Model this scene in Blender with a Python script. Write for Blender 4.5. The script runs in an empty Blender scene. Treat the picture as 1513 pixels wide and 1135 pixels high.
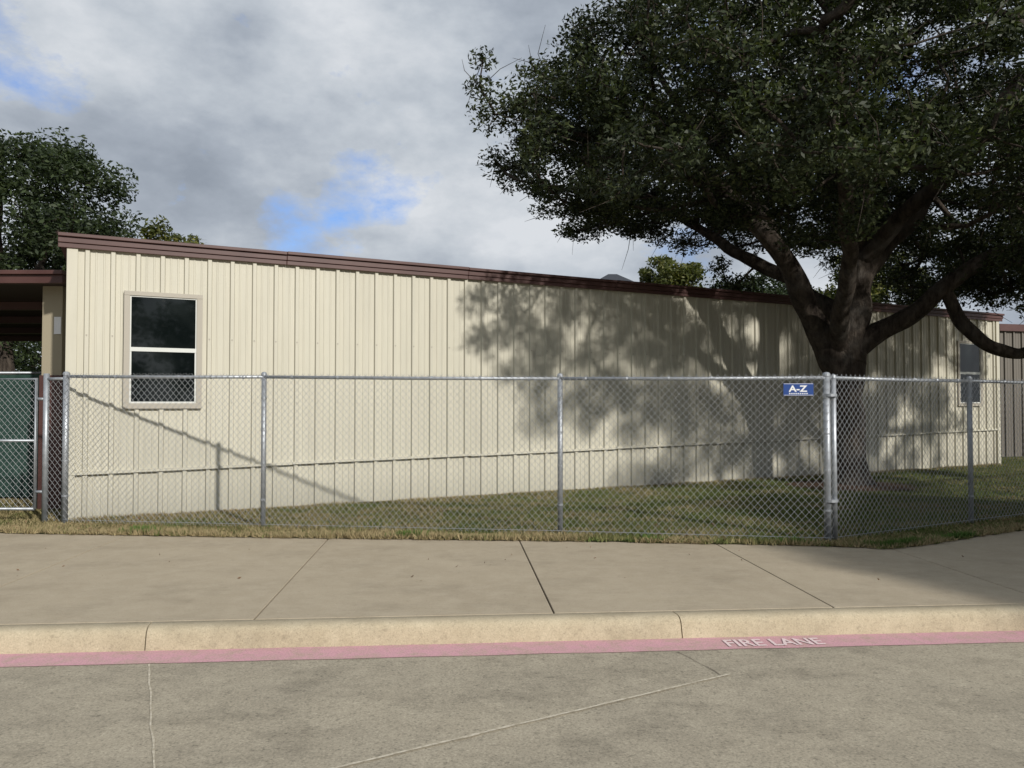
import bpy, math, numpy as np
from mathutils import Vector, noise
rng = np.random.default_rng(7)
S = bpy.context.scene

# ------------------------------------------------------------------ helpers
def link(o, parent=None):
    S.collection.objects.link(o)
    if parent: o.parent = parent
    return o
def empty(name):
    e = bpy.data.objects.new(name, None); e.empty_display_size = .2
    return link(e)
class MB:
    def __init__(s): s.v=[]; s.f=[]
    def box(s, F, a0,a1,b0,b1,c0,c1):
        i=len(s.v)
        for c in (c0,c1):
            for (a,b) in ((a0,b0),(a1,b0),(a1,b1),(a0,b1)): s.v.append(F(a,b,c))
        s.f += [(i,i+3,i+2,i+1),(i+4,i+5,i+6,i+7),(i,i+1,i+5,i+4),(i+1,i+2,i+6,i+5),(i+2,i+3,i+7,i+6),(i+3,i,i+4,i+7)]
    def tube(s, pts, rad, n=8, cap=True):
        pts=[Vector(p) for p in pts]; i0=len(s.v); m=len(pts)
        ref=None
        for k,p in enumerate(pts):
            t=(pts[min(k+1,m-1)]-pts[max(k-1,0)]).normalized()
            if ref is None:
                ref = Vector((1,0,0)) if abs(t.x)<.8 else Vector((0,1,0))
            a=(ref-t*ref.dot(t)).normalized(); ref=a
            b=t.cross(a)
            r=rad[k] if hasattr(rad,'__len__') else rad
            for j in range(n):
                th=2*math.pi*j/n
                s.v.append(tuple(p+a*(r*math.cos(th))+b*(r*math.sin(th))))
        for k in range(m-1):
            for j in range(n):
                q=i0+k*n
                s.f.append((q+j,q+(j+1)%n,q+n+(j+1)%n,q+n+j))
        if cap:
            s.f.append(tuple(i0+j for j in range(n))[::-1])
            s.f.append(tuple(i0+(m-1)*n+j for j in range(n)))
    def quad(s,*p):
        i=len(s.v); s.v+= [tuple(x) for x in p]; s.f.append(tuple(range(i,i+len(p))))
    def build(s,name,mat,parent=None,smooth=False,bevel=0):
        me=bpy.data.meshes.new(name); me.from_pydata([tuple(x) for x in s.v],[],s.f); me.update()
        if smooth:
            me.polygons.foreach_set('use_smooth',[True]*len(me.polygons))
        me.materials.append(mat)
        o=link(bpy.data.objects.new(name,me),parent)
        if bevel:
            b=o.modifiers.new('b','BEVEL'); b.width=bevel; b.segments=2; b.limit_method='ANGLE'
        return o
def npmesh(name, V, nper, mat, parent=None):
    n=len(V)//nper
    me=bpy.data.meshes.new(name)
    me.vertices.add(len(V)); me.vertices.foreach_set('co',V.astype(np.float32).ravel())
    me.loops.add(len(V)); me.loops.foreach_set('vertex_index',np.arange(len(V),dtype=np.int32))
    me.polygons.add(n); me.polygons.foreach_set('loop_start',np.arange(0,len(V),nper,dtype=np.int32))
    me.polygons.foreach_set('loop_total',np.full(n,nper,dtype=np.int32))
    me.update(calc_edges=True); me.materials.append(mat)
    return link(bpy.data.objects.new(name,me),parent)
W3=lambda a,b,c:(a,b,c)

# ------------------------------------------------------------------ materials
class NT:
    def __init__(s,name,rough=.8,metal=0,spec=.3):
        s.m=bpy.data.materials.new(name); s.m.use_nodes=True; s.t=s.m.node_tree
        s.b=s.t.nodes['Principled BSDF']; s.b.inputs['Roughness'].default_value=rough
        s.b.inputs['Metallic'].default_value=metal; s.b.inputs['Specular IOR Level'].default_value=spec
        s.co=s.t.nodes.new('ShaderNodeTexCoord').outputs['Object']
    def n(s,ty,**k):
        x=s.t.nodes.new(ty)
        for a,b in k.items(): setattr(x,a,b)
        return x
    def l(s,a,b): s.t.links.new(a,b)
    def noise(s,scale,detail=5,rough=.6,vec=None,stretch=None):
        x=s.n('ShaderNodeTexNoise'); x.inputs['Scale'].default_value=scale
        x.inputs['Detail'].default_value=detail; x.inputs['Roughness'].default_value=rough
        v=vec or s.co
        if stretch:
            mp=s.n('ShaderNodeMapping'); mp.inputs['Scale'].default_value=stretch; s.l(v,mp.inputs['Vector']); v=mp.outputs[0]
        s.l(v,x.inputs['Vector']); return x.outputs['Fac']
    def ramp(s,fac,stops):
        r=s.n('ShaderNodeValToRGB'); e=r.color_ramp.elements
        while len(e)<len(stops): e.new(.5)
        for q,(p,c) in zip(e,stops):
            q.position=p; q.color=(c,c,c,1) if not hasattr(c,'__len__') else (*c,1)
        s.l(fac,r.inputs['Fac']); return r.outputs['Color']
    def mix(s,fac,a,b,mode='MIX'):
        x=s.n('ShaderNodeMix',data_type='RGBA',blend_type=mode)
        for inp,val in ((x.inputs[0],fac),(x.inputs[6],a),(x.inputs[7],b)):
            if isinstance(val,(int,float)): inp.default_value=val
            elif isinstance(val,tuple): inp.default_value=(*val,1)
            else: s.l(val,inp)
        return x.outputs[2]
    def col(s,c):
        if isinstance(c,tuple): s.b.inputs['Base Color'].default_value=(*c,1)
        else: s.l(c,s.b.inputs['Base Color'])
        return s
    def bump(s,h,strength=.3,dist=.01):
        x=s.n('ShaderNodeBump'); x.inputs['Strength'].default_value=strength; x.inputs['Distance'].default_value=dist
        s.l(h,x.inputs['Height']); s.l(x.outputs[0],s.b.inputs['Normal']); return s

def concrete(name,base,dark,light,stain=.5,grit=.75,gscale=90):
    k=NT(name,.9,spec=.15)
    c=k.mix(k.ramp(k.noise(.9,6,.65),[(.3,0),(.7,1)]),dark,base)
    c=k.mix(k.ramp(k.noise(5,6,.7),[(.42,0),(.75,.7)]),c,light)
    sp=k.ramp(k.noise(gscale,3,.75),[(.30,.38),(.45,.95),(.55,1.02),(.72,1.5)])
    c=k.mix(grit,c,sp,'MULTIPLY')
    sp=k.ramp(k.noise(gscale*.35,2,.5),[(.30,.6),(.40,1),(.66,1.0),(.74,1.2)])
    c=k.mix(grit*.8,c,sp,'MULTIPLY')
    st=k.ramp(k.noise(1.3,9,.78,stretch=(1,1.6,1)),[(.50,1),(.66,1-stain*.6)])
    c=k.mix(.9,c,st,'MULTIPLY')
    st2=k.ramp(k.noise(7,4,.65),[(.63,1),(.74,1-stain*.6)])
    c=k.mix(.8,c,st2,'MULTIPLY')
    return k.col(c).bump(k.noise(gscale*1.2,3,.7),.4,.004)
M_side=concrete('sidewalk_concrete',(.40,.34,.25),(.35,.295,.215),(.44,.378,.285),.28,.36,120).m
M_road=concrete('road_concrete',(.36,.318,.242),(.29,.258,.20),(.415,.37,.285),.55,.78,78).m
M_curb=concrete('curb_concrete',(.46,.39,.275),(.385,.325,.225),(.52,.45,.325),.35,.50,100).m
M_gap=NT('joint_filler',.95).col((.075,.06,.045)).m
k=NT('pink_paint',.85,spec=.2)
c=k.mix(k.ramp(k.noise(9,6,.75),[(.34,0),(.56,1)]),(.44,.31,.27),(.55,.31,.345))
c=k.mix(.6,c,k.ramp(k.noise(90,3,.7),[(.32,.6),(.55,1.1)]),'MULTIPLY'); M_pink=k.col(c).m
k=NT('faded_white_paint',.85,spec=.2)
c=k.mix(k.ramp(k.noise(24,6,.8),[(.40,0),(.54,1)]),(.53,.31,.345),(.76,.67,.65)); M_fade=k.col(c).m
k=NT('old_white_line',.85,spec=.2)
c=k.mix(k.ramp(k.noise(22,5,.8),[(.40,0),(.62,1)]),(.37,.325,.245),(.58,.53,.43)); M_line=k.col(c).m

k=NT('cream_metal_siding',.5,spec=.35)
c=k.mix(k.ramp(k.noise(.6,5,.6,stretch=(1,1,.5)),[(.35,0),(.7,1)]),(.50,.475,.388),(.535,.51,.418))
c=k.mix(.5,c,k.ramp(k.noise(3,6,.7,stretch=(3,3,.25)),[(.35,.86),(.6,1.0)]),'MULTIPLY')
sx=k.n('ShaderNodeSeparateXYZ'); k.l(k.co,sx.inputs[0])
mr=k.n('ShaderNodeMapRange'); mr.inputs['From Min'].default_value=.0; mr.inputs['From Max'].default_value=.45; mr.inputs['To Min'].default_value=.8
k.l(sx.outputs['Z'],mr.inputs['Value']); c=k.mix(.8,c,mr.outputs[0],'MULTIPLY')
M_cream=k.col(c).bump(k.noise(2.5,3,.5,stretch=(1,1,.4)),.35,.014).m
k=NT('brown_trim_metal',.45,spec=.4)
c=k.mix(k.ramp(k.noise(1.5,5,.6),[(.35,0),(.7,1)]),(.068,.03,.026),(.095,.046,.04)); M_brown=k.col(c).m
M_frame=NT('window_frame_tan',.5).col((.37,.34,.285)).m
M_sash=NT('window_sash_white',.4).col((.58,.59,.56)).m
k=NT('window_glass',.03,spec=.4); k.col(k.mix(k.ramp(k.noise(2,2,.5),[(.4,0),(.6,1)]),(.004,.006,.006),(.010,.013,.013))); M_glass=k.m
k=NT('galvanized_steel',.5,.6,.5); k.col(k.mix(k.ramp(k.noise(14,4,.6),[(.3,0),(.7,1)]),(.28,.30,.32),(.42,.44,.47))); M_galv=k.m
M_wire=NT('galvanized_wire',.55,.4,.4).col((.36,.37,.38)).m
k=NT('oak_bark',.95,spec=.15)
nb=k.noise(9,8,.75,stretch=(1,1,.3))
c=k.mix(k.ramp(nb,[(.35,0),(.65,1)]),(.02,.015,.012),(.09,.073,.058)); c=k.mix(k.ramp(k.noise(2,4,.6),[(.5,0),(.75,.6)]),c,(.13,.122,.11))
M_bark=k.col(c).bump(nb,1,.07).m
def leafmat(name,dark,mid,lite,trans=.22,cs=.55,lo=.6,hi=1.3):
    k=NT(name,.55,spec=.3)
    g=k.n('ShaderNodeNewGeometry').outputs['Random Per Island']
    c=k.ramp(g,[(0,dark),(.55,mid),(.95,lite),(1,tuple(min(1,x*1.5) for x in lite))])
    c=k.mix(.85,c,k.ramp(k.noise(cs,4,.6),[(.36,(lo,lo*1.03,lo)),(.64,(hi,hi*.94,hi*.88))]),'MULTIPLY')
    k.col(c)
    tr=k.n('ShaderNodeBsdfTranslucent'); k.l(k.mix(1.0,c,(1.3,1.5,.5),'MULTIPLY'),tr.inputs['Color'])
    mx=k.n('ShaderNodeMixShader'); mx.inputs[0].default_value=trans
    k.l(k.b.outputs[0],mx.inputs[1]); k.l(tr.outputs[0],mx.inputs[2])
    k.l(mx.outputs[0],k.t.nodes['Material Output'].inputs['Surface']); return k.m
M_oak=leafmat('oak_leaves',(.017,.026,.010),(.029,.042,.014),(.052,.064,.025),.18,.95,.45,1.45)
M_bgleaf=leafmat('dark_tree_leaves',(.018,.030,.012),(.03,.046,.018),(.05,.072,.028))
M_yleaf=leafmat('yellow_green_leaves',(.05,.065,.015),(.085,.10,.025),(.13,.13,.035))
k=NT('lawn',.95,spec=.1)
c=k.mix(k.ramp(k.noise(.9,7,.7),[(.42,0),(.64,1)]),(.056,.078,.022),(.17,.14,.06))
c=k.mix(.8,c,k.ramp(k.noise(45,4,.7),[(.3,.55),(.7,1.35)]),'MULTIPLY')
M_lawn=k.col(c).bump(k.noise(60,4,.7),.8,.03).m
k=NT('grass_blades',.7,spec=.2)
g=k.n('ShaderNodeNewGeometry').outputs['Random Per Island']
gc=k.ramp(g,[(0,(.055,.088,.018)),(.6,(.095,.132,.032)),(1,(.17,.175,.06))])
sc=k.ramp(g,[(0,(.17,.13,.06)),(1,(.37,.30,.165))])
sx=k.n('ShaderNodeSeparateXYZ'); k.l(k.co,sx.inputs[0])
mr=k.n('ShaderNodeMapRange'); mr.inputs['From Min'].default_value=-7; mr.inputs['From Max'].default_value=5; mr.inputs['To Min'].default_value=.11; mr.inputs['To Max'].default_value=-.05
k.l(sx.outputs['X'],mr.inputs['Value'])
ad=k.n('ShaderNodeMath',operation='ADD'); k.l(k.noise(1.1,7,.72),ad.inputs[0]); k.l(mr.outputs[0],ad.inputs[1])
M_blade=k.col(k.mix(k.ramp(ad.outputs[0],[(.46,0.05),(.60,.9)]),gc,sc)).m
M_straw=NT('dry_grass_blades',.8,spec=.2).col((.30,.24,.13)).m
M_weed=NT('weed_leaves',.7,spec=.2).col((.07,.13,.025)).m
k=NT('leaf_mulch',.95); M_mulch=k.col(k.mix(k.ramp(k.noise(30,5,.8),[(.35,0),(.65,1)]),(.035,.022,.014),(.15,.085,.05))).bump(k.noise(40,4,.8),1,.03).m
M_soil=NT('ground_soil',.95).col((.14,.12,.07)).m
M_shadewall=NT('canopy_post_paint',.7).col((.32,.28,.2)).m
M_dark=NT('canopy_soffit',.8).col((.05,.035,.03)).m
k=NT('green_windscreen',.8); M_wind=k.col(k.mix(k.ramp(k.noise(6,4,.6),[(.3,0),(.7,1)]),(.012,.035,.028),(.03,.065,.052))).m
k=NT('gray_metal_siding',.6); M_gray=k.col((.15,.135,.115)).m
M_slate=NT('dark_shingles',.8).col((.04,.045,.055)).m
M_blue=NT('sign_blue',.4).col((.03,.07,.24)).m
M_white=NT('sign_white',.5).col((.75,.75,.75)).m

# ------------------------------------------------------------------ ground, road, sidewalk
b=MB(); b.quad((-1500,-1500,-.25),(1500,-1500,-.25),(1500,1500,-.25),(-1500,1500,-.25)); b.build('ground',M_soil)
sl=.075; fy=lambda x,o:o+sl*x
b=MB(); b.quad((-150,-60,-.15),(150,-60,-.15),(150,fy(150,5.56),-.15),(-150,fy(-150,5.56),-.15)); b.build('road',M_road)
b=MB()
for q in range(1200):
    x0=-36+q*.06; x1=x0+.06
    w0=.012*noise.noise(Vector((x0*2.2,0,0)))+.006*noise.noise(Vector((x0*13,0,2))); w1=.012*noise.noise(Vector((x1*2.2,0,0)))+.006*noise.noise(Vector((x1*13,0,2)))
    b.quad((x0,fy(x0,5.24)+w0,-.146),(x1,fy(x1,5.24)+w1,-.146),(x1,fy(x1,5.52),-.146),(x0,fy(x0,5.52),-.146))
b.build('fire_lane_stripe',M_pink)
e=empty('sidewalk')
b=MB(); b.quad((-60,fy(-60,5.66),-.014),(60,fy(60,5.66),-.014),(60,60,-.014),(-60,60,-.014)); b.build('joint_bed',M_gap,e)
js=[-20.0,-17.8,-15.6,-13.4,-11.2,-9.0,-6.75,-4.47,-2.09,.07,2.2,3.96,6.1,8.2,10.3,12.4,14.5,16.6,18.7,20.8,23,25,27,29]
b=MB()
def slab(x0,x1,y0o,y1o):
    g=.0065
    p=[]
    for x,o,sg in ((x0,y0o,1),(x1,y0o,-1),(x1,y1o,-1),(x0,y1o,1)):
        xx=x+.24-(o-5.7)*.075+sg*g
        p.append((xx,fy(xx,o)+(g if o==y0o else -g)))
    i=len(b.v)
    for q in p: b.v.append((q[0],q[1],0))
    for q in p: b.v.append((q[0],q[1],-.1))
    b.f.extend([(i,i+1,i+2,i+3)]+[(i+(j+1)%4,i+j,i+4+j,i+4+(j+1)%4) for j in range(4)])
for a,c in zip(js,js[1:]):
    slab(a,c,5.7,9.62)
    slab(a,c,9.62,13.4); slab(a,c,13.4,17.2); slab(a,c,17.2,21.0)
b.build('slabs',M_side,e,bevel=.004)
e=empty('curb')
prof=[(5.692,-.2),(5.692,-.002),(5.690,.0),(5.60,.0),(5.58,-.003),(5.56,-.010),(5.545,-.022),(5.535,-.04),(5.528,-.06),(5.505,-.152),(5.50,-.2)]
cj=[-36,-28.7,-21.4,-13.9,-6.29,-2.55,1.19,4.93,8.67,12.4,19.9,27.4,35]
b=MB()
for a,c in zip(cj,cj[1:]):
    n=len(prof); m=max(2,int((c-a)/.12)); i=len(b.v)
    for q in range(m+1):
        x=a+.004+(c-a-.008)*q/m
        for j,(o,z) in enumerate(prof):
            jit=.004*noise.noise(Vector((x*3,j*.7,0)))+.003*noise.noise(Vector((x*14,j,4)))
            if j in (0,1,2,n-1): jit=0
            b.v.append((x+(5.7-o)*.2,fy(x,o)-jit,z+jit*.4))
    for q in range(m):
        for j in range(n-1): b.f.append((i+q*n+j,i+q*n+j+1,i+q*n+n+j+1,i+q*n+n+j))
    for s0,rev in ((i,True),(i+m*n,False)):   # separate end faces so they keep a hard edge
        i2=len(b.v); b.v+= b.v[s0:s0+n]; f=tuple(range(i2,i2+n)); b.f.append(f[::-1] if rev else f)
b.build('curb_sections',M_curb,e,smooth=True)
b=MB(); b.quad((-36,fy(-36,5.53),-.13),(35,fy(35,5.53),-.13),(35,fy(35,5.69),-.012),(-36,fy(-36,5.69),-.012)); b.build('curb_joint_filler',M_gap,e)
def strip(name,pts,w,z,mat,jit=0):
    b=MB(); P=[]
    for (x0,y0),(x1,y1) in zip(pts,pts[1:]):
        m=40 if jit else 1
        for q in range(m): P.append((x0+(x1-x0)*q/m,y0+(y1-y0)*q/m))
    P.append(pts[-1]); L=[];R=[]
    for q,(x,y) in enumerate(P):
        x2,y2=P[min(q+1,len(P)-1)]; x1,y1=P[max(q-1,0)]
        d=Vector((x2-x1,y2-y1)).normalized(); nx,ny=-d.y,d.x
        o=jit*noise.noise(Vector((x*5,y*5,3))); ww=w*(1+(.7*noise.noise(Vector((x*12,y*12,1))) if jit else 0))
        L.append((x+nx*(o+ww),y+ny*(o+ww),z)); R.append((x+nx*(o-ww),y+ny*(o-ww),z))
    for q in range(len(P)-1): b.quad(R[q],R[q+1],L[q+1],L[q])
    return b.build(name,mat)
strip('road_joint',[(-2.36,5.05),(-1.65,3.6),(-.9,2.0),(.2,-.5)],.005,-.1455,M_line,.01)
strip('painted_line',[(-1.9,3.01),(-.857,3.6),(1.36,4.86)],.008,-.142,M_line,.004)
strip('road_crack',[(1.13,5.30),(1.32,4.82)],.002,-.1455,M_gap,.02)
def text(name,body,loc,rot,w,h,mat,parent=None,extr=0,off=.012):
    cu=bpy.data.curves.new(name,'FONT'); cu.body=body; cu.extrude=extr; cu.offset=off
    o=bpy.data.objects.new(name,cu); S.collection.objects.link(o)
    bpy.context.view_layer.update(); d=o.dimensions
    o.scale=(w/d.x,h/d.y,1); o.location=loc; o.rotation_euler=rot
    cu.materials.append(mat)
    if parent: o.parent=parent
    return o
text('fire_lane_lettering','FIRE LANE',(1.50,5.40,-.1415),(0,0,.075),.70,.15,M_fade,off=.02)

# ------------------------------------------------------------------ lawn
edge=[(-60,15.1),(-20,10.7),(-6.1,9.2),(-2.77,8.88),(.56,8.66),(3.42,8.36),(3.97,8.2),(4.3,8.32),(6.27,9.45),(12,12.6),(40,28),(90,40)]
EX=np.array([q[0] for q in edge]); EY=np.array([q[1] for q in edge])
def wob(x): return .05*noise.noise(Vector((x*3,0,0)))+.03*noise.noise(Vector((x*11,3,0)))
b=MB()
xs=sorted(set(list(np.arange(-12,14,.06))+[q[0] for q in edge]))
for x0,x1 in zip(xs,xs[1:]):
    y0=np.interp(x0,EX,EY)+wob(x0); y1=np.interp(x1,EX,EY)+wob(x1)
    b.quad((x0,y0,.012),(x1,y1,.012),(x1,300,.012),(x0,300,.012))
b.build('lawn',M_lawn)
u=Vector((.891,.453,0)).normalized(); nn=Vector((u.y,-u.x,0)); C=Vector((-5.84,10.15,0))
WF=lambda s,d,z: tuple(C+u*s+nn*d+Vector((0,0,z)))
def blades(name,X,Y,hmin,hmax,mat,lean=.022,wk=1):
    n=len(X)
    near=np.clip((Y-np.interp(X,EX,EY))/.25,0,1)
    pat=np.array([noise.noise(Vector((a*1.3,b_*1.3,0))) for a,b_ in zip(X,Y)])
    h=rng.uniform(hmin,hmax,n)*(1+.6*pat)*(1+.35*(1-near)); th=rng.uniform(0,2*math.pi,n); w=rng.uniform(.004,.008,n)*wk
    ln=rng.normal(0,lean,(n,2))
    V=np.zeros((n,3,3)); z0=.008
    V[:,0]=np.c_[X-w*np.cos(th),Y-w*np.sin(th),np.full(n,z0)]
    V[:,1]=np.c_[X+w*np.cos(th),Y+w*np.sin(th),np.full(n,z0)]
    V[:,2]=np.c_[X+ln[:,0],Y+ln[:,1],z0+h]
    npmesh(name,V.reshape(-1,3),3,mat)
def inlawn(X,Y,m=.02):
    ey=np.interp(X,EX,EY); dw=(X-C.x)*nn.x+(Y-C.y)*nn.y; sw=(X-C.x)*u.x+(Y-C.y)*u.y
    return (Y>ey-m+.05*np.sin(X*7)*np.sin(X*17.3))&((dw>.02)|(sw<-.1)|(sw>20.3))
N=400000
X=rng.uniform(-9.5,15,N); Y=8+ (rng.random(N)**1.5)*13
ok=inlawn(X,Y); blades('grass',X[ok],Y[ok],.018,.05,M_blade)
X=rng.uniform(-9,12,34000); Y=np.interp(X,EX,EY)+rng.exponential(.26,len(X))-.03
cl_=np.array([noise.noise(Vector((a*1.1,b_*1.1,8))) for a,b_ in zip(X,Y)])
ok=inlawn(X,Y,.05)&(cl_>-.2); 
sX=rng.uniform(0,20,9000); dX=rng.exponential(.12,9000)+.03
X2=C.x+u.x*sX+nn.x*dX; Y2=C.y+u.y*sX+nn.y*dX
blades('dry_grass',np.r_[X[ok],X2],np.r_[Y[ok],Y2],.015,.06,M_straw,.04)
wx=[];wy=[]
for cx_,w_,n_ in ((4.05,.14,500),(4.35,.08,200),(3.1,.08,160),(-1.2,.10,200),(-4.4,.12,260),(1.6,.07,120),(5.1,.15,300)):
    x=rng.normal(cx_,w_,n_); wx.append(x); wy.append(np.interp(x,EX,EY)+.04+np.abs(rng.normal(0,.06,n_)))
blades('weeds',np.concatenate(wx),np.concatenate(wy),.03,.08,M_weed,.035,1.6)
b=MB(); T0=(6.27,14.25); pr=[(T0[0]+1.15*math.cos(t)*(1+.2*noise.noise(Vector((math.cos(t)*2,math.sin(t)*2,0)))),T0[1]+.95*math.sin(t)*(1+.2*noise.noise(Vector((math.cos(t)*2,math.sin(t)*2,5)))),.03) for t in np.linspace(0,2*math.pi,40)[:-1]]
for q in range(len(pr)): b.f.append((q,(q+1)%len(pr),len(pr)))
b.v=pr+[(T0[0],T0[1],.10)]; b.build('mulch_bed',M_mulch)

# ------------------------------------------------------------------ main building
e=empty('metal_building'); L=20.2; ZT=3.62
band=lambda s:.62+.27*s/L
def ribwall(b,F,s0,s1,zb,zt,dep=0,off=0,rib=.036,pitch=.305):
    P=[(s0,0)]
    s=s0+off
    while s<s1-.1:
        for ds,d in ((-.036,0),(-.024,rib),(.024,rib),(.036,0)):
            if s+ds>s0: P.append((s+ds,d))
        for mm in (.105,.20):
            for ds,d in ((-.014,0),(-.008,.006),(.008,.006),(.014,0)):
                if s+mm+ds<s1-.02: P.append((s+mm+ds,d))
        s+=pitch
    P.append((s1,0))
    for (a,da),(c,dc) in zip(P,P[1:]):
        b.quad(F(a,dep+da,zb(a)),F(c,dep+dc,zb(c)),F(c,dep+dc,zt(c)),F(a,dep+da,zt(a)))
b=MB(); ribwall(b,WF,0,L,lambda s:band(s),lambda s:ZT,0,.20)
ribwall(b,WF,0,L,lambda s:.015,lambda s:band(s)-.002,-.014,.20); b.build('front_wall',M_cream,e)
b=MB()
for q in range(7):
    a=q*L/7; c=(q+1)*L/7
    F=lambda s,d,z:WF(s,d,band(s)+z+.005*math.sin(q*2.3))
    b.box(F,a+.002,c-.002,.0,.052+.003*(q%2),-.022,.012)
b.build('skirt_flashing',M_cream,e)
b=MB(); b.box(WF,-.04,.09,-.1,.042,.01,ZT-.001); b.box(WF,L-.09,L+.035,-.1,.042,.01,ZT-.001)
b.build('corner_trim',M_cream,e,bevel=.006)
b=MB(); b.box(WF,-.001,L+.001,-8,-.06,.0,ZT-.002); b.build('wall_core',M_cream,e)
b=MB(); b.box(WF,-.12,L+.12,-8.1,.05,ZT+.0,ZT+.15); b.build('roof',M_brown,e)
b=MB()
for q in range(7):
    a=-.14+q*(L+.28)/7; c=-.14+(q+1)*(L+.28)/7; j=.004*(q%2)
    b.box(WF,a,c-.004,.051,.085+j,ZT+.035,ZT+.11+j)
    b.box(WF,a,c-.004,.051,.12+j,ZT+.112+j,ZT+.158+j)
    b.box(WF,a,c-.004,.043,.065+j,ZT-.03,ZT+.033)
b.build('eave_fascia',M_brown,e,bevel=.006)
b=MB()
for zz in (1.55,2.45):
    s=.20
    while s<L-.1:
        if not(.6<s<1.67 or 18.5<s<19.5): b.box(WF,s-.009,s+.009,.036,.042,zz-.009,zz+.009)
        s+=.305
b.build('screws',M_frame,e)
def window(name,s0,s1,z0,z1):
    fr=MB(); t=.075
    fr.box(WF,s0,s1,.0,.062,z0,z0+t); fr.box(WF,s0,s1,.0,.062,z1-t*.8,z1)
    fr.box(WF,s0,s0+t,.0,.060,z0+t,z1-t*.8); fr.box(WF,s1-t,s1,.0,.060,z0+t,z1-t*.8)
    fr.build(name+'_frame',M_frame,e,bevel=.004)
    zm=(z0+z1)/2+.01; sa=MB(); a,c=s0+t,s1-t
    zb,zt=z0+t,z1-t*.8; w=.022
    sa.box(WF,a,c,.037,.053,zm-.028,zm+.028)
    sa.box(WF,a,a+w,.037,.048,zb,zm-.028); sa.box(WF,c-w,c,.037,.048,zb,zm-.028); sa.box(WF,a+w,c-w,.037,.048,zb,zb+w)
    sa.box(WF,a,a+w*.7,.037,.046,zm+.028,zt); sa.box(WF,c-w*.7,c,.037,.046,zm+.028,zt); sa.box(WF,a+w*.7,c-w*.7,.037,.046,zt-w*.7,zt)
    sa.build(name+'_sash',M_sash,e)
    g=MB(); g.box(WF,a,c,.02,.040,zb,zt); g.build(name+'_glass',M_glass,e)
window('window',.64,1.63,1.47,3.07); window('far_window',18.55,19.5,1.47,3.05)

e=empty('neighbouring_building'); C2=Vector((13.95,22.0,0)); u2=Vector((.97,.24,0)).normalized(); n2=Vector((u2.y,-u2.x,0))
F2=lambda s,d,z:tuple(C2+u2*s+n2*d+Vector((0,0,z)))
b=MB(); ribwall(b,F2,0,14,lambda s:.0,lambda s:3.6,0,.15,.04); b.build('wall',M_gray,e)
b=MB(); b.box(F2,0.001,14,-7,-.01,0,3.59); b.build('core',M_gray,e)
b=MB(); b.box(F2,-.1,14.1,-7.1,.1,3.601,3.8); b.build('roof',M_brown,e)
e=empty('distant_gabled_building')
b=MB(); cx,cy=4.65,35.5; b.box(W3,cx-2.1,cx+2.1,cy-2.1,cy+2.1,0,6.0); b.build('walls',M_gray,e)
b=MB(); a=2.4; b.v=[(cx-a,cy-a,6.01),(cx+a,cy-a,6.01),(cx+a,cy+a,6.01),(cx-a,cy+a,6.01),(cx-.2,cy,7.5),(cx+.2,cy,7.5)]
b.f=[(0,1,5,4),(1,2,5),(2,3,4,5),(3,0,4),(3,2,1,0)]; b.build('hip_roof',M_slate,e)

# ------------------------------------------------------------------ canopy at left
e=empty('covered_walkway')
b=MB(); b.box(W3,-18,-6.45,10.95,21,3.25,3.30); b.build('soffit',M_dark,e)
b=MB(); b.box(W3,-18,-6.35,10.85,10.95,3.24,3.36); b.box(W3,-18,-6.33,10.80,10.95,3.362,3.42); b.build('fascia',M_brown,e,bevel=.006)
b=MB(); b.box(W3,-18,-6.45,10.951,21,3.301,3.38); b.build('roof_deck',M_brown,e)
b=MB(); b.box(W3,-6.84,-6.55,11.2,11.6,1.95,3.249); b.build('wall_end',M_shadewall,e)
b=MB(); b.box(W3,-6.86,-6.53,11.18,11.62,0,1.949); b.build('post_base',M_brown,e)
b=MB()
for x,y in ((-9.8,20.5),(-14,20.5),(-11.5,15)): b.box(W3,x-.06,x+.06,y-.06,y+.06,0,3.25)
for y in (13,15.2,17.4,19.6): b.box(W3,-18,-6.5,y-.05,y+.05,3.12,3.249)
b.build('posts_and_purlins',M_brown,e)
b=MB(); b.box(W3,-6.66,-6.56,11.185,11.199,2.55,2.80); b.build('notice_plate',M_white,e)
e=empty('windscreen_fence')
b=MB()
for q in range(40):
    x0=-17+q*.25; 
    b.quad((x0,12.3+.02*math.sin(q*1.1),.05),(x0+.25,12.3+.02*math.sin(q*1.1+1.1),.05),(x0+.25,12.3+.02*math.sin(q*1.1+1.1),2.0),(x0,12.3+.02*math.sin(q*1.1),2.0))
b.build('screen',M_wind,e,smooth=True)
b=MB(); b.tube([(-17,12.33,2.03),(-7.0,12.33,2.03)],.022)
for x in (-7,-9.5,-12,-14.5): b.tube([(x,12.36,0),(x,12.36,2.06)],.03)
b.build('rails',M_galv,e,smooth=True)

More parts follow.
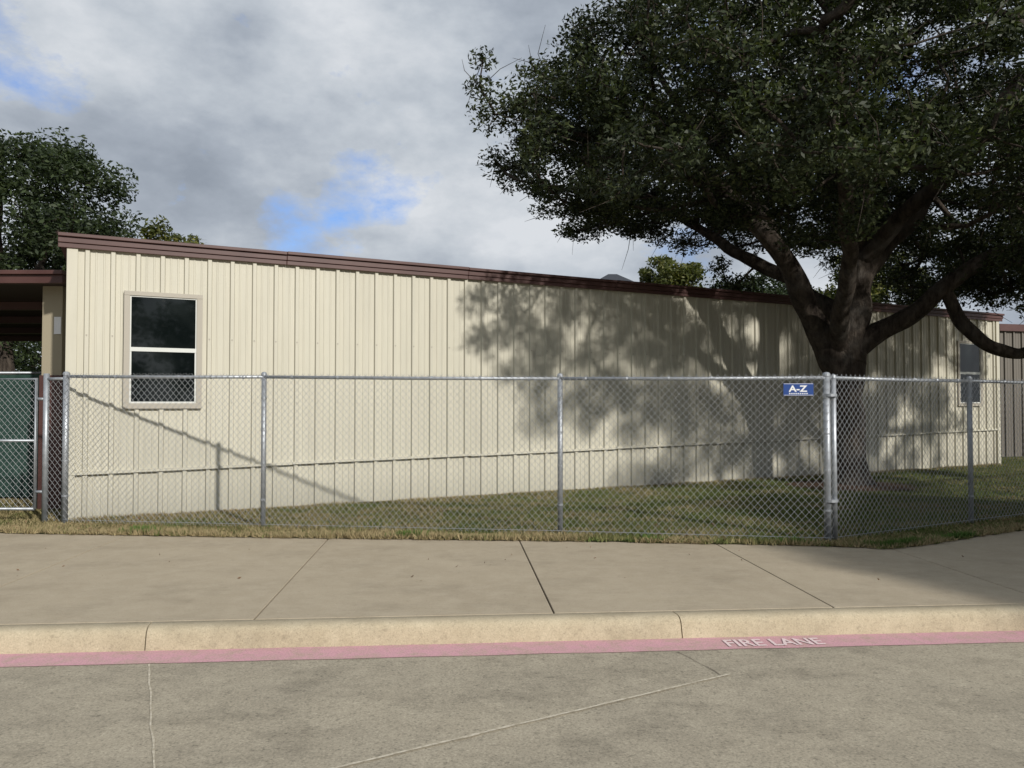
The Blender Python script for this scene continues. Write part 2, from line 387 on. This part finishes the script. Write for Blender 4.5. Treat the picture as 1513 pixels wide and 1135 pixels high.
# ------------------------------------------------------------------ chain link fence
fence=empty('chain_link_fence')
posts=[(-5.73,9.87,1.90),(-3.07,9.5,1.88),(.565,9.02,1.845),(3.5,8.54,1.84),(5.88,9.87,1.84),(8.5,11.3,1.84),(11.1,12.75,1.84),(13.8,14.2,1.84)]
mb=MB(); rl=MB(); bd=MB()
def mesh_panel(b,p,q,z0,zt0,zt1,pitch=.078,r=.0021):
    p=Vector((*p,0)); q=Vector((*q,0)); Ln=(q-p).length; d=(q-p)/Ln; nr=Vector((d.y,-d.x,0)); H=zt0-z0
    k=1.12
    for sgn in (1,-1):
        s=-H/k if sgn==1 else 0
        end=Ln if sgn==1 else Ln+H/k
        while s<end:
            a0=s; a1=s+sgn*H/k; t0,t1=0.,1.
            for bound,side in ((0,1),(Ln,-1)):
                fa=(a0-bound)*side; fb=(a1-bound)*side
                if fa<0 and fb<0: t0=2
                elif fa<0: t0=max(t0,fa/(fa-fb))
                elif fb<0: t1=min(t1,fa/(fa-fb))
            if t1-t0>.01:
                def P(t):
                    a=a0+(a1-a0)*t; zz=z0+(H*t)*(1+((zt1-zt0)*a/Ln)/H)
                    wv=.010*noise.noise(Vector((a*1.5+p.x,zz*1.5,0)))
                    return p+d*(a+wv)+nr*(sgn*.002+.010*noise.noise(Vector((a*1.1,zz,p.x))))+Vector((0,0,zz))
                m=max(2,int((t1-t0)*6))
                b.tube([P(t0+(t1-t0)*i_/m) for i_ in range(m+1)],r,4,False)
            s+=pitch
for i,(p,q) in enumerate(zip(posts,posts[1:])):
    mesh_panel(mb,p[:2],q[:2],.03,p[2]+.03,q[2]+.03)
    rl.tube([(p[0],p[1]+.03,p[2]-.01),((p[0]+q[0])/2,(p[1]+q[1])/2+.03,(p[2]+q[2])/2-.016),(q[0],q[1]+.03,q[2]-.01)],.021,10)
    bd.tube([(p[0],p[1],.06),(q[0],q[1],.06)],.003,4)
    for t in np.arange(.1,1,.16):
        x=p[0]+(q[0]-p[0])*t; y=p[1]+(q[1]-p[1])*t+.03; z=p[2]+(q[2]-p[2])*t-.013
        bd.tube([(x-.012,y,z),(x+.012,y,z)],.0245,8)
for i,(x,y,z) in enumerate(posts):
    r=.031; yo=y+.04
    if i in (0,3): r=.038
    rl.tube([(x,yo,-.02),(x,yo,z+.01)],r,14)
    bd.tube([(x,yo,z+.008),(x,yo,z+.03),(x,yo,z+.048),(x,yo,z+.055)],[r*1.15,r*1.15,r*.8,.005],14)
    for zz in (.35,.8,1.2,1.6): bd.tube([(x,yo,zz),(x,yo,zz+.018)],r+.004,14)
rl.tube([(3.585,8.60,-.02),(3.585,8.60,1.83)],.030,14)
bd.tube([(3.585,8.60,1.828),(3.585,8.60,1.86),(3.585,8.60,1.875)],[.035,.03,.005],14)
for zz in (.45,1.62): bd.tube([(3.54,8.59,zz),(3.54,8.59,zz+.03)],.078,14)
mb.build('mesh',M_wire,fence); rl.build('rails_and_posts',M_galv,fence,smooth=True); bd.build('fittings',M_galv,fence,smooth=False)
gate=empty('chain_link_gate'); g=MB(); gm=MB()
for x in (-6.04,-7.75): g.tube([(x,10.0,0),(x,10.0,1.93)],.036,14)
g.tube([(-6.17,10,.18),(-6.17,10,1.86),(-7.62,10,1.86),(-7.62,10,.18),(-6.17,10,.18)],.021,10)
g.tube([(-6.17,10,1.06),(-7.62,10,1.06)],.018,10)
g.tube([(-7.75,10,1.88),(-12,10.3,1.88)],.021,10); g.tube([(-10.2,10.2,0),(-10.2,10.2,1.9)],.03,10)
for zz in (.4,1.6): g.tube([(-6.17,10,zz),(-6.04,10,zz)],.02,8)
g.tube([(-6.04,10,1.86),(-5.73,9.91,1.86)],.021,10)
g.build('frame',M_galv,gate,smooth=True)
mesh_panel(gm,(-7.62,10.0),(-6.17,10.0),.18,1.86,1.86); mesh_panel(gm,(-12,10.3),(-7.75,10.0),.03,1.9,1.9); mesh_panel(gm,(-6.04,9.99),(-5.76,9.93),.03,1.88,1.88)
gm.build('mesh',M_wire,gate)
sg=empty('fence_sign'); pa=Vector((.565,9.02,0)); pb=Vector((3.5,8.54,0)); du=(pb-pa).normalized(); dn=Vector((du.y,-du.x,0))
cs=pa+du*(2.66); FS=lambda s,d,z:tuple(cs+du*s+dn*d+Vector((0,0,z)))
b=MB(); b.box(FS,-.16,.16,.008,.012,1.63,1.768); b.build('plate',M_blue,sg)
b=MB(); 
for (a0,a1,z0,z1) in ((-.155,.155,1.634,1.638),(-.155,.155,1.76,1.764)): b.box(FS,a0,a1,.012,.0125,z0,z1)
for q in range(9): b.box(FS,-.10+q*.023,-.10+q*.023+.014,.012,.0125,1.647,1.66)
b.build('border_and_small_print',M_white,sg)
ang=math.atan2(du.y,du.x)
text('lettering','A-Z',FS(-.10,.0135,1.675),(math.pi/2,0,ang),.20,.072,M_white,sg,off=.03)

# ------------------------------------------------------------------ trees
def leafcloud(cent,rad,nper,size,flat=.75):
    K=len(cent); n=np.maximum(8,(nper*(rad/rad.mean())**2).astype(int))
    if nper==1: n=np.ones(K,int)
    idx=np.repeat(np.arange(K),n); m=len(idx)
    d=rng.normal(size=(m,3)); d/=np.linalg.norm(d,axis=1)[:,None]
    r=rng.random(m)**.45
    off=d*r[:,None]; off[:,2]*=flat
    st=rng.uniform(.7,1.35,(K,3)); off*=st[idx]
    p=cent[idx]+off*rad[idx][:,None]
    a=rng.normal(size=(m,3)); a[:,2]*=.7; a/=np.linalg.norm(a,axis=1)[:,None]
    q=rng.normal(size=(m,3)); bb=np.cross(a,q); bb/=np.linalg.norm(bb,axis=1)[:,None]
    Ls=size*rng.uniform(.6,1.3,m)[:,None]; w=Ls*.42
    V=np.stack([p-a*Ls,p+bb*w,p+a*Ls,p-bb*w],1)
    return V.reshape(-1,3)
def smooth_path(pts,rads,sub=6):
    P=[Vector(p) for p in pts]; out=[];R=[]
    for i in range(len(P)-1):
        p0=P[max(i-1,0)];p1=P[i];p2=P[i+1];p3=P[min(i+2,len(P)-1)]
        for q in range(sub):
            t=q/sub
            out.append(.5*((2*p1)+(p2-p0)*t+(2*p0-5*p1+4*p2-p3)*t*t+(3*p1-p0-3*p2+p3)*t**3)); R.append(rads[i]+(rads[i+1]-rads[i])*t)
    out.append(P[-1]); R.append(rads[-1]); return out,R
def limbs_and_twigs(limbs,cent,k=.011,rmax=.09,sides=5,tw=3,tl=.28):
    tb=MB(); nodes=[]
    for pts,rads in limbs:
        o,R=smooth_path(pts,rads)
        R=[r*(1+.16*noise.noise(p*2.6)) for p,r in zip(o,R)]
        o=[p+Vector((noise.noise(p*1.6),noise.noise(p*1.6+Vector((9,0,0))),.6*noise.noise(p*1.6+Vector((0,9,0)))))*.09*min(1,max(0,p.z-.5)) for p in o]
        tb.tube(o,R,14); nodes+= [tuple(x) for x in o[len(o)//3:]]
    nl=len(nodes); nodes=np.array(nodes)
    d0=np.array([np.min(np.linalg.norm(nodes-c,axis=1)) for c in cent]); order=np.argsort(d0)
    pos=np.vstack([nodes,np.zeros((len(cent),3))]); par=[-1]*len(pos); cnt=nl; 
    for o in order:
        c=cent[o]; d=np.linalg.norm(pos[:cnt]-c,axis=1); 
        d=d+ .25*np.maximum(0,pos[:cnt,2]-c[2])
        par[cnt]=int(np.argmin(d)); pos[cnt]=c; cnt+=1
    w=np.ones(cnt)
    for i in range(cnt-1,nl-1,-1):
        if par[i]>=nl: w[par[i]]+=w[i]
    for i in range(nl,cnt):
        a=Vector(pos[par[i]]); c=Vector(pos[i]); r1=min(rmax,k*math.sqrt(w[i])); 
        r0=min(rmax,k*math.sqrt(w[i])*1.25); ln=(c-a).length
        j=Vector(rng.normal(0,.10,3))*ln; j.z-=.06*ln
        m1=a.lerp(c,.35)+j; m2=a.lerp(c,.7)+j*.7+Vector(rng.normal(0,.04,3))*ln
        tb.tube([a,m1,m2,c],[r0,(r0*2+r1)/3,(r0+2*r1)/3,r1*.8],sides,False)
        for q in range(tw):
            tip=c+Vector(rng.normal(0,tl,3)); tb.tube([c,c.lerp(tip,.5)+Vector(rng.normal(0,.05,3)),tip],[.009,.007,.003],3,False)
    return tb

T=14.25
limbs=[
 ([(6.27,T,-.05),(6.26,T,.12),(6.26,T,.3),(6.24,T,.8),(6.22,T,1.4),(6.2,T,2.0),(6.22,T,2.5)],[.52,.40,.31,.265,.26,.29,.34]),
 ([(6.15,T,1.9),(5.85,T-.05,2.45),(5.55,T-.15,2.95),(5.28,T-.3,3.5),(4.85,T-.5,4.15),(4.2,T-.8,4.75),(3.5,T-1.1,5.3),(2.7,T-1.3,5.9),(1.7,T-1.4,6.5),(.8,T-1.4,6.9)],[.27,.25,.22,.20,.18,.15,.12,.09,.06,.03]),
 ([(6.2,T,2.3),(6.3,T+.05,2.9),(6.42,T+.1,3.7),(6.56,T+.1,4.6),(6.45,T,5.6),(6.3,T,6.4),(6.15,T,7.8),(5.9,T,9.6)],[.33,.31,.27,.24,.20,.16,.11,.05]),
 ([(6.3,T+.1,2.9),(6.0,T+.5,3.4),(5.6,T+1.0,3.95),(4.9,T+1.6,4.5),(4.2,T+2.3,5.2),(3.2,T+3.0,6.1)],[.2,.17,.15,.13,.10,.05]),
 ([(6.48,T+.1,3.9),(6.95,T-.2,4.5),(7.45,T-.6,5.3),(8.1,T-1.0,6.2),(9.0,T-1.3,7.4)],[.19,.16,.14,.11,.05]),
 ([(6.3,T,2.5),(6.75,T-.15,2.85),(7.25,T-.3,3.1),(7.65,T-.4,3.55),(8.3,T-.5,4.0),(9.3,T-.6,4.5),(10.6,T-.6,5.2),(11.8,T-.4,6.0)],[.22,.19,.165,.155,.13,.11,.08,.04]),
 ([(7.75,T-.4,3.62),(7.9,T-.45,3.2),(8.2,T-.5,2.8),(8.65,T-.5,2.52),(9.1,T-.5,2.45),(9.6,T-.45,2.75),(10.3,T-.4,3.3),(11.2,T-.3,4.0)],[.10,.12,.12,.11,.10,.085,.07,.04]),
 ([(5.9,T-.1,2.5),(5.75,T-.8,3.2),(5.5,T-1.7,4.0),(5.0,T-2.7,4.9),(4.5,T-3.7,5.7),(4.0,T-4.5,6.4)],[.17,.15,.13,.11,.08,.04]),
 ([(6.5,T,4.2),(6.9,T-.9,4.9),(7.4,T-2.0,5.6),(7.9,T-3.2,6.3),(8.3,T-4.4,6.9)],[.17,.14,.11,.08,.04]),
 ([(6.45,T+.1,3.9),(6.9,T+1.0,4.7),(7.7,T+2.0,5.6),(8.6,T+3.1,6.6)],[.17,.14,.10,.05]),
 ([(4.85,T-.5,4.15),(4.6,T-.3,5.0),(4.1,T,6.0),(3.3,T+.2,7.0),(2.5,T+.3,8.2)],[.13,.11,.09,.07,.04]),
 ([(6.5,T,4.4),(6.1,T-.6,5.2),(5.5,T-1.2,6.2),(5.1,T-1.8,7.4)],[.13,.11,.08,.04]),
]
def interp(x,xs,ys): return float(np.interp(x,xs,ys))
cent=[];tries=0
grid={}
while len(cent)<1250 and tries<150000:
    tries+=1
    x=rng.uniform(-.5,14); y=rng.uniform(8.2,20); 
    rr=math.sqrt(((x-6.6)/(7.1 if x<6.6 else 7.4))**2+((y-14.2)/6.0)**2)
    if rr>1: continue
    top=5.6+6.0*(1-rr**1.7)**.75
    low=interp(x,[-.6,.3,1.2,2.0,3.2,4.2,5.2,7.5,8.6,10,14],[6.4,5.6,5.0,5.0,5.2,5.1,4.9,4.7,3.8,3.4,3.4])+.15*(y-14.4)+.55*noise.noise(Vector((x*.8,y*.8,0)))
    if top<low+.1: continue
    z=rng.uniform(low,top)
    depth=min((top-z),(z-low)*1.1,(1-rr)*5)
    if depth>1.6 and rng.random()<.68: continue
    if y<13.4 and ((x-6.2)/1.1)**2+((z-6.3)/1.4)**2<1 and rng.random()<.65: continue
    if noise.noise(Vector((x*.62,y*.62,z*.95)))<-.16: continue
    key=(int(x//.6),int(y//.6),int(z//.6)); bad=False
    for a in (-1,0,1):
        for b_ in (-1,0,1):
            for c in (-1,0,1):
                for q in grid.get((key[0]+a,key[1]+b_,key[2]+c),()):
                    if (q[0]-x)**2+(q[1]-y)**2+(q[2]-z)**2<.26: bad=True
    if bad: continue
    grid.setdefault(key,[]).append((x,y,z)); cent.append((x,y,z))
print('filled',len(cent),tries)
for (x,z,y) in ((-.55,7.0,13.2),(-.3,6.6,13.4),(-.5,7.5,13.2),(.1,6.1,13.2),(1.2,4.95,13.2),(1.7,4.85,13.3),(1.5,5.4,13),(4.2,4.3,15.5),(4.6,3.9,15.8),(9.0,3.6,13.8),(9.8,3.4,14),(10.6,3.6,13.6),(8.6,4.0,13.6),(5.0,4.9,12),(5.6,4.6,12.2),(7.3,4.5,12.6),(4.9,3.9,16.5),
   (8.9,3.3,13.2),(9.6,3.2,13.4),(9.2,3.9,12.8),(8.2,3.9,12.6),(10.3,3.1,13.4),(4.4,4.6,12.6),(3.8,4.7,12.9),(5.1,4.3,12.9)):
    cent.append((x,y,z))
cent=np.array(cent)
oak=empty('oak_tree')
limbs_and_twigs(limbs,cent,.0125,.09,5,4,.28).build('trunk_and_limbs',M_bark,oak,smooth=True)
rad=rng.uniform(.26,.56,len(cent))
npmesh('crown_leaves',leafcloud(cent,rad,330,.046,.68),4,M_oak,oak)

def bgtree(name,x,y,zc,R,H,nc,nl,ls,mat,cr=.6,ground=0,seed=0):
    e=empty(name); cent=[]
    t=0
    while len(cent)<nc and t<20000:
        t+=1
        p=rng.uniform(-1,1,3); r=np.linalg.norm(p)
        if r>1 or (r<.5 and rng.random()<.8): continue
        q=(x+p[0]*R,y+p[1]*R,zc+p[2]*H)
        if noise.noise(Vector(q)*(1.6/R)+Vector((seed,0,0)))<-.18: continue
        cent.append(q)
    cent=np.array(cent)
    lm=[([(x,y,-.05),(x+.05*R,y,zc*.35),(x,y,zc*.7),(x-.03*R,y,zc),(x,y,zc+H*.6)],[.06*R+.08,.05*R+.05,.05*R+.03,.03*R,.02])]
    for q in range(5):
        a=q*1.256+seed; lm.append(([(x,y,zc*.55),(x+.3*R*math.cos(a),y+.3*R*math.sin(a),zc*.8),(x+.65*R*math.cos(a),y+.65*R*math.sin(a),zc+.15*H)],[.035*R+.02,.03*R,.015]))
    limbs_and_twigs(lm,cent,.014,.08,4).build('trunk_and_limbs',M_bark,e,smooth=True)
    rad=rng.uniform(.7,1.3,len(cent))*cr
    npmesh('crown_leaves',leafcloud(cent,rad,nl,ls),4,mat,e)
bgtree('shade_tree',-16.6,25,7.0,4.0,3.4,170,360,.085,M_bgleaf,.75,seed=1)
bgtree('small_tree',-13.6,31,6.4,1.6,2.3,55,160,.11,M_yleaf,.45,seed=4)
bgtree('small_tree',8.1,40,7.2,1.9,1.9,60,160,.12,M_yleaf,.5,seed=7)
bgtree('shade_tree',16.8,36,6.2,2.9,2.4,80,160,.11,M_yleaf,.6,seed=2)
bgtree('shade_tree',12.0,38,6.3,2.2,2.0,60,150,.11,M_bgleaf,.6,seed=3)
bgtree('shade_tree',-24,42,5.0,5.5,4.0,90,150,.16,M_bgleaf,1.0,seed=5)
bgtree('shade_tree',14.7,-1.7,6.3,3.4,2.0,230,260,.12,M_bgleaf,.85,seed=6)
e=empty('unseen_tree_row'); cc=[];rw=[]  # unseen row behind the camera, added and raised to darken window reflections
for q in range(22):
    cx=-48+q*6+rng.uniform(-1,1); 
    for _ in range(42):
        p=rng.normal(0,.45,3); cc.append((cx+p[0]*4,-38+p[1]*3,6.6+p[2]*5.2)); rw.append(rng.uniform(1,1.8))
npmesh('foliage',leafcloud(np.array(cc),np.array(rw),60,.30),4,M_bgleaf,e)
b=MB()
for q in range(22): b.tube([(-48+q*6,-38,-.2),(-48+q*6,-38,7)],[.3,.2],8)
b.build('trunks',M_bark,e)

n=2600
x=rng.uniform(-8,14,n); y=np.interp(x,EX,EY)+rng.exponential(1.6,n)+.02
dw=(x-C.x)*nn.x+(y-C.y)*nn.y; ok=(dw>.05)|(x>12.3); x=x[ok];y=y[ok]; cN=np.c_[x,y,np.full(len(x),.035)]
xp=rng.uniform(-6,6,45); yp=5.8+.075*xp+rng.random(45)**.5*2.8; ok=yp<np.interp(xp,EX,EY)
cN=np.vstack([cN,np.c_[xp[ok],yp[ok],np.full(ok.sum(),.008)]])
LV=leafcloud(cN,np.full(len(cN),.02),1,.018)
LV[:,2]=np.where(LV[:,2]<.004,.004,LV[:,2])
npmesh('fallen_leaves',LV,4,NT('dry_leaf',.8).col((.16,.10,.055)).m)

# ------------------------------------------------------------------ sky, sun, camera
EL=math.radians(27.5); sd=Vector((.607,-.795,0)).normalized()
sunv=Vector((sd.x*math.cos(EL),sd.y*math.cos(EL),math.sin(EL)))
w=bpy.data.worlds.new('World'); S.world=w; w.use_nodes=True; t=w.node_tree
class WN(NT):
    def __init__(s): s.t=t; s.co=t.nodes.new('ShaderNodeTexCoord').outputs['Generated']
k=WN(); bg=t.nodes['Background']; bg.inputs['Strength'].default_value=.1
def spot(dx,dz,width):
    v=Vector((dx,1,dz)).normalized(); d=k.n('ShaderNodeVectorMath',operation='DOT_PRODUCT')
    nv=k.n('ShaderNodeVectorMath',operation='NORMALIZE'); k.l(k.co,nv.inputs[0])
    k.l(nv.outputs[0],d.inputs[0]); d.inputs[1].default_value=v
    mr=k.n('ShaderNodeMapRange'); mr.inputs['From Min'].default_value=math.cos(math.radians(width)); mr.inputs['From Max'].default_value=1
    k.l(d.outputs['Value'],mr.inputs['Value']); return mr.outputs['Result']
def madd(a,b,op='ADD'):
    m=k.n('ShaderNodeMath',operation=op)
    for i_,v in enumerate((a,b)):
        if isinstance(v,(int,float)): m.inputs[i_].default_value=v
        else: k.l(v,m.inputs[i_])
    return m.outputs[0]
sky=k.n('ShaderNodeTexSky',sky_type='NISHITA'); sky.sun_disc=False; sky.sun_elevation=EL; sky.sun_rotation=math.atan2(sd.x,sd.y)
shade=k.noise(3.0,8,.55,stretch=(1,1,1.9))
fine=k.noise(8,7,.6,stretch=(1,1,1.6))
sh=k.mix(.26,shade,fine)
sh=madd(madd(sh,madd(spot(-.08,.44,20),.06,'MULTIPLY')),madd(spot(-.38,.25,13),.07,'MULTIPLY'),'SUBTRACT')
cl=k.ramp(sh,[(.36,(2.9,3.3,3.9)),(.45,(3.9,4.35,5.0)),(.53,(5.3,5.75,6.3)),(.62,(7.0,7.3,7.7))])
hole=madd(madd(spot(-.17,.275,5.0),.28,'MULTIPLY'),madd(spot(-.27,.225,4.5),.22,'MULTIPLY'))
hole=madd(hole,madd(spot(-.66,.46,6),.09,'MULTIPLY'))
hole=madd(hole,madd(spot(.35,.42,16),.10,'MULTIPLY'))
cov=madd(k.noise(6.0,8,.62,stretch=(1,1,1.7)),hole,'SUBTRACT')
mask=k.ramp(cov,[(.19,0),(.39,1)])
sat=k.mix(.15,k.mix(1.0,sky.outputs[0],(.85,1.1,1.6),'MULTIPLY'),(3.6,4.6,6.2))
k.l(k.mix(mask,sat,cl),bg.inputs['Color'])
sun=bpy.data.lights.new('sun','SUN'); sun.energy=4.1; sun.angle=math.radians(1.4); sun.color=(1,.96,.895)
so=link(bpy.data.objects.new('sun',sun)); so.rotation_euler=(-sunv).to_track_quat('-Z','Y').to_euler()
cam=bpy.data.cameras.new('camera'); co=link(bpy.data.objects.new('camera',cam)); cam.sensor_width=36; cam.lens=27.1; cam.clip_end=4000
co.location=(0,0,1.55); co.rotation_euler=(math.radians(91.4),0,0); S.camera=co
S.view_settings.view_transform='Standard'
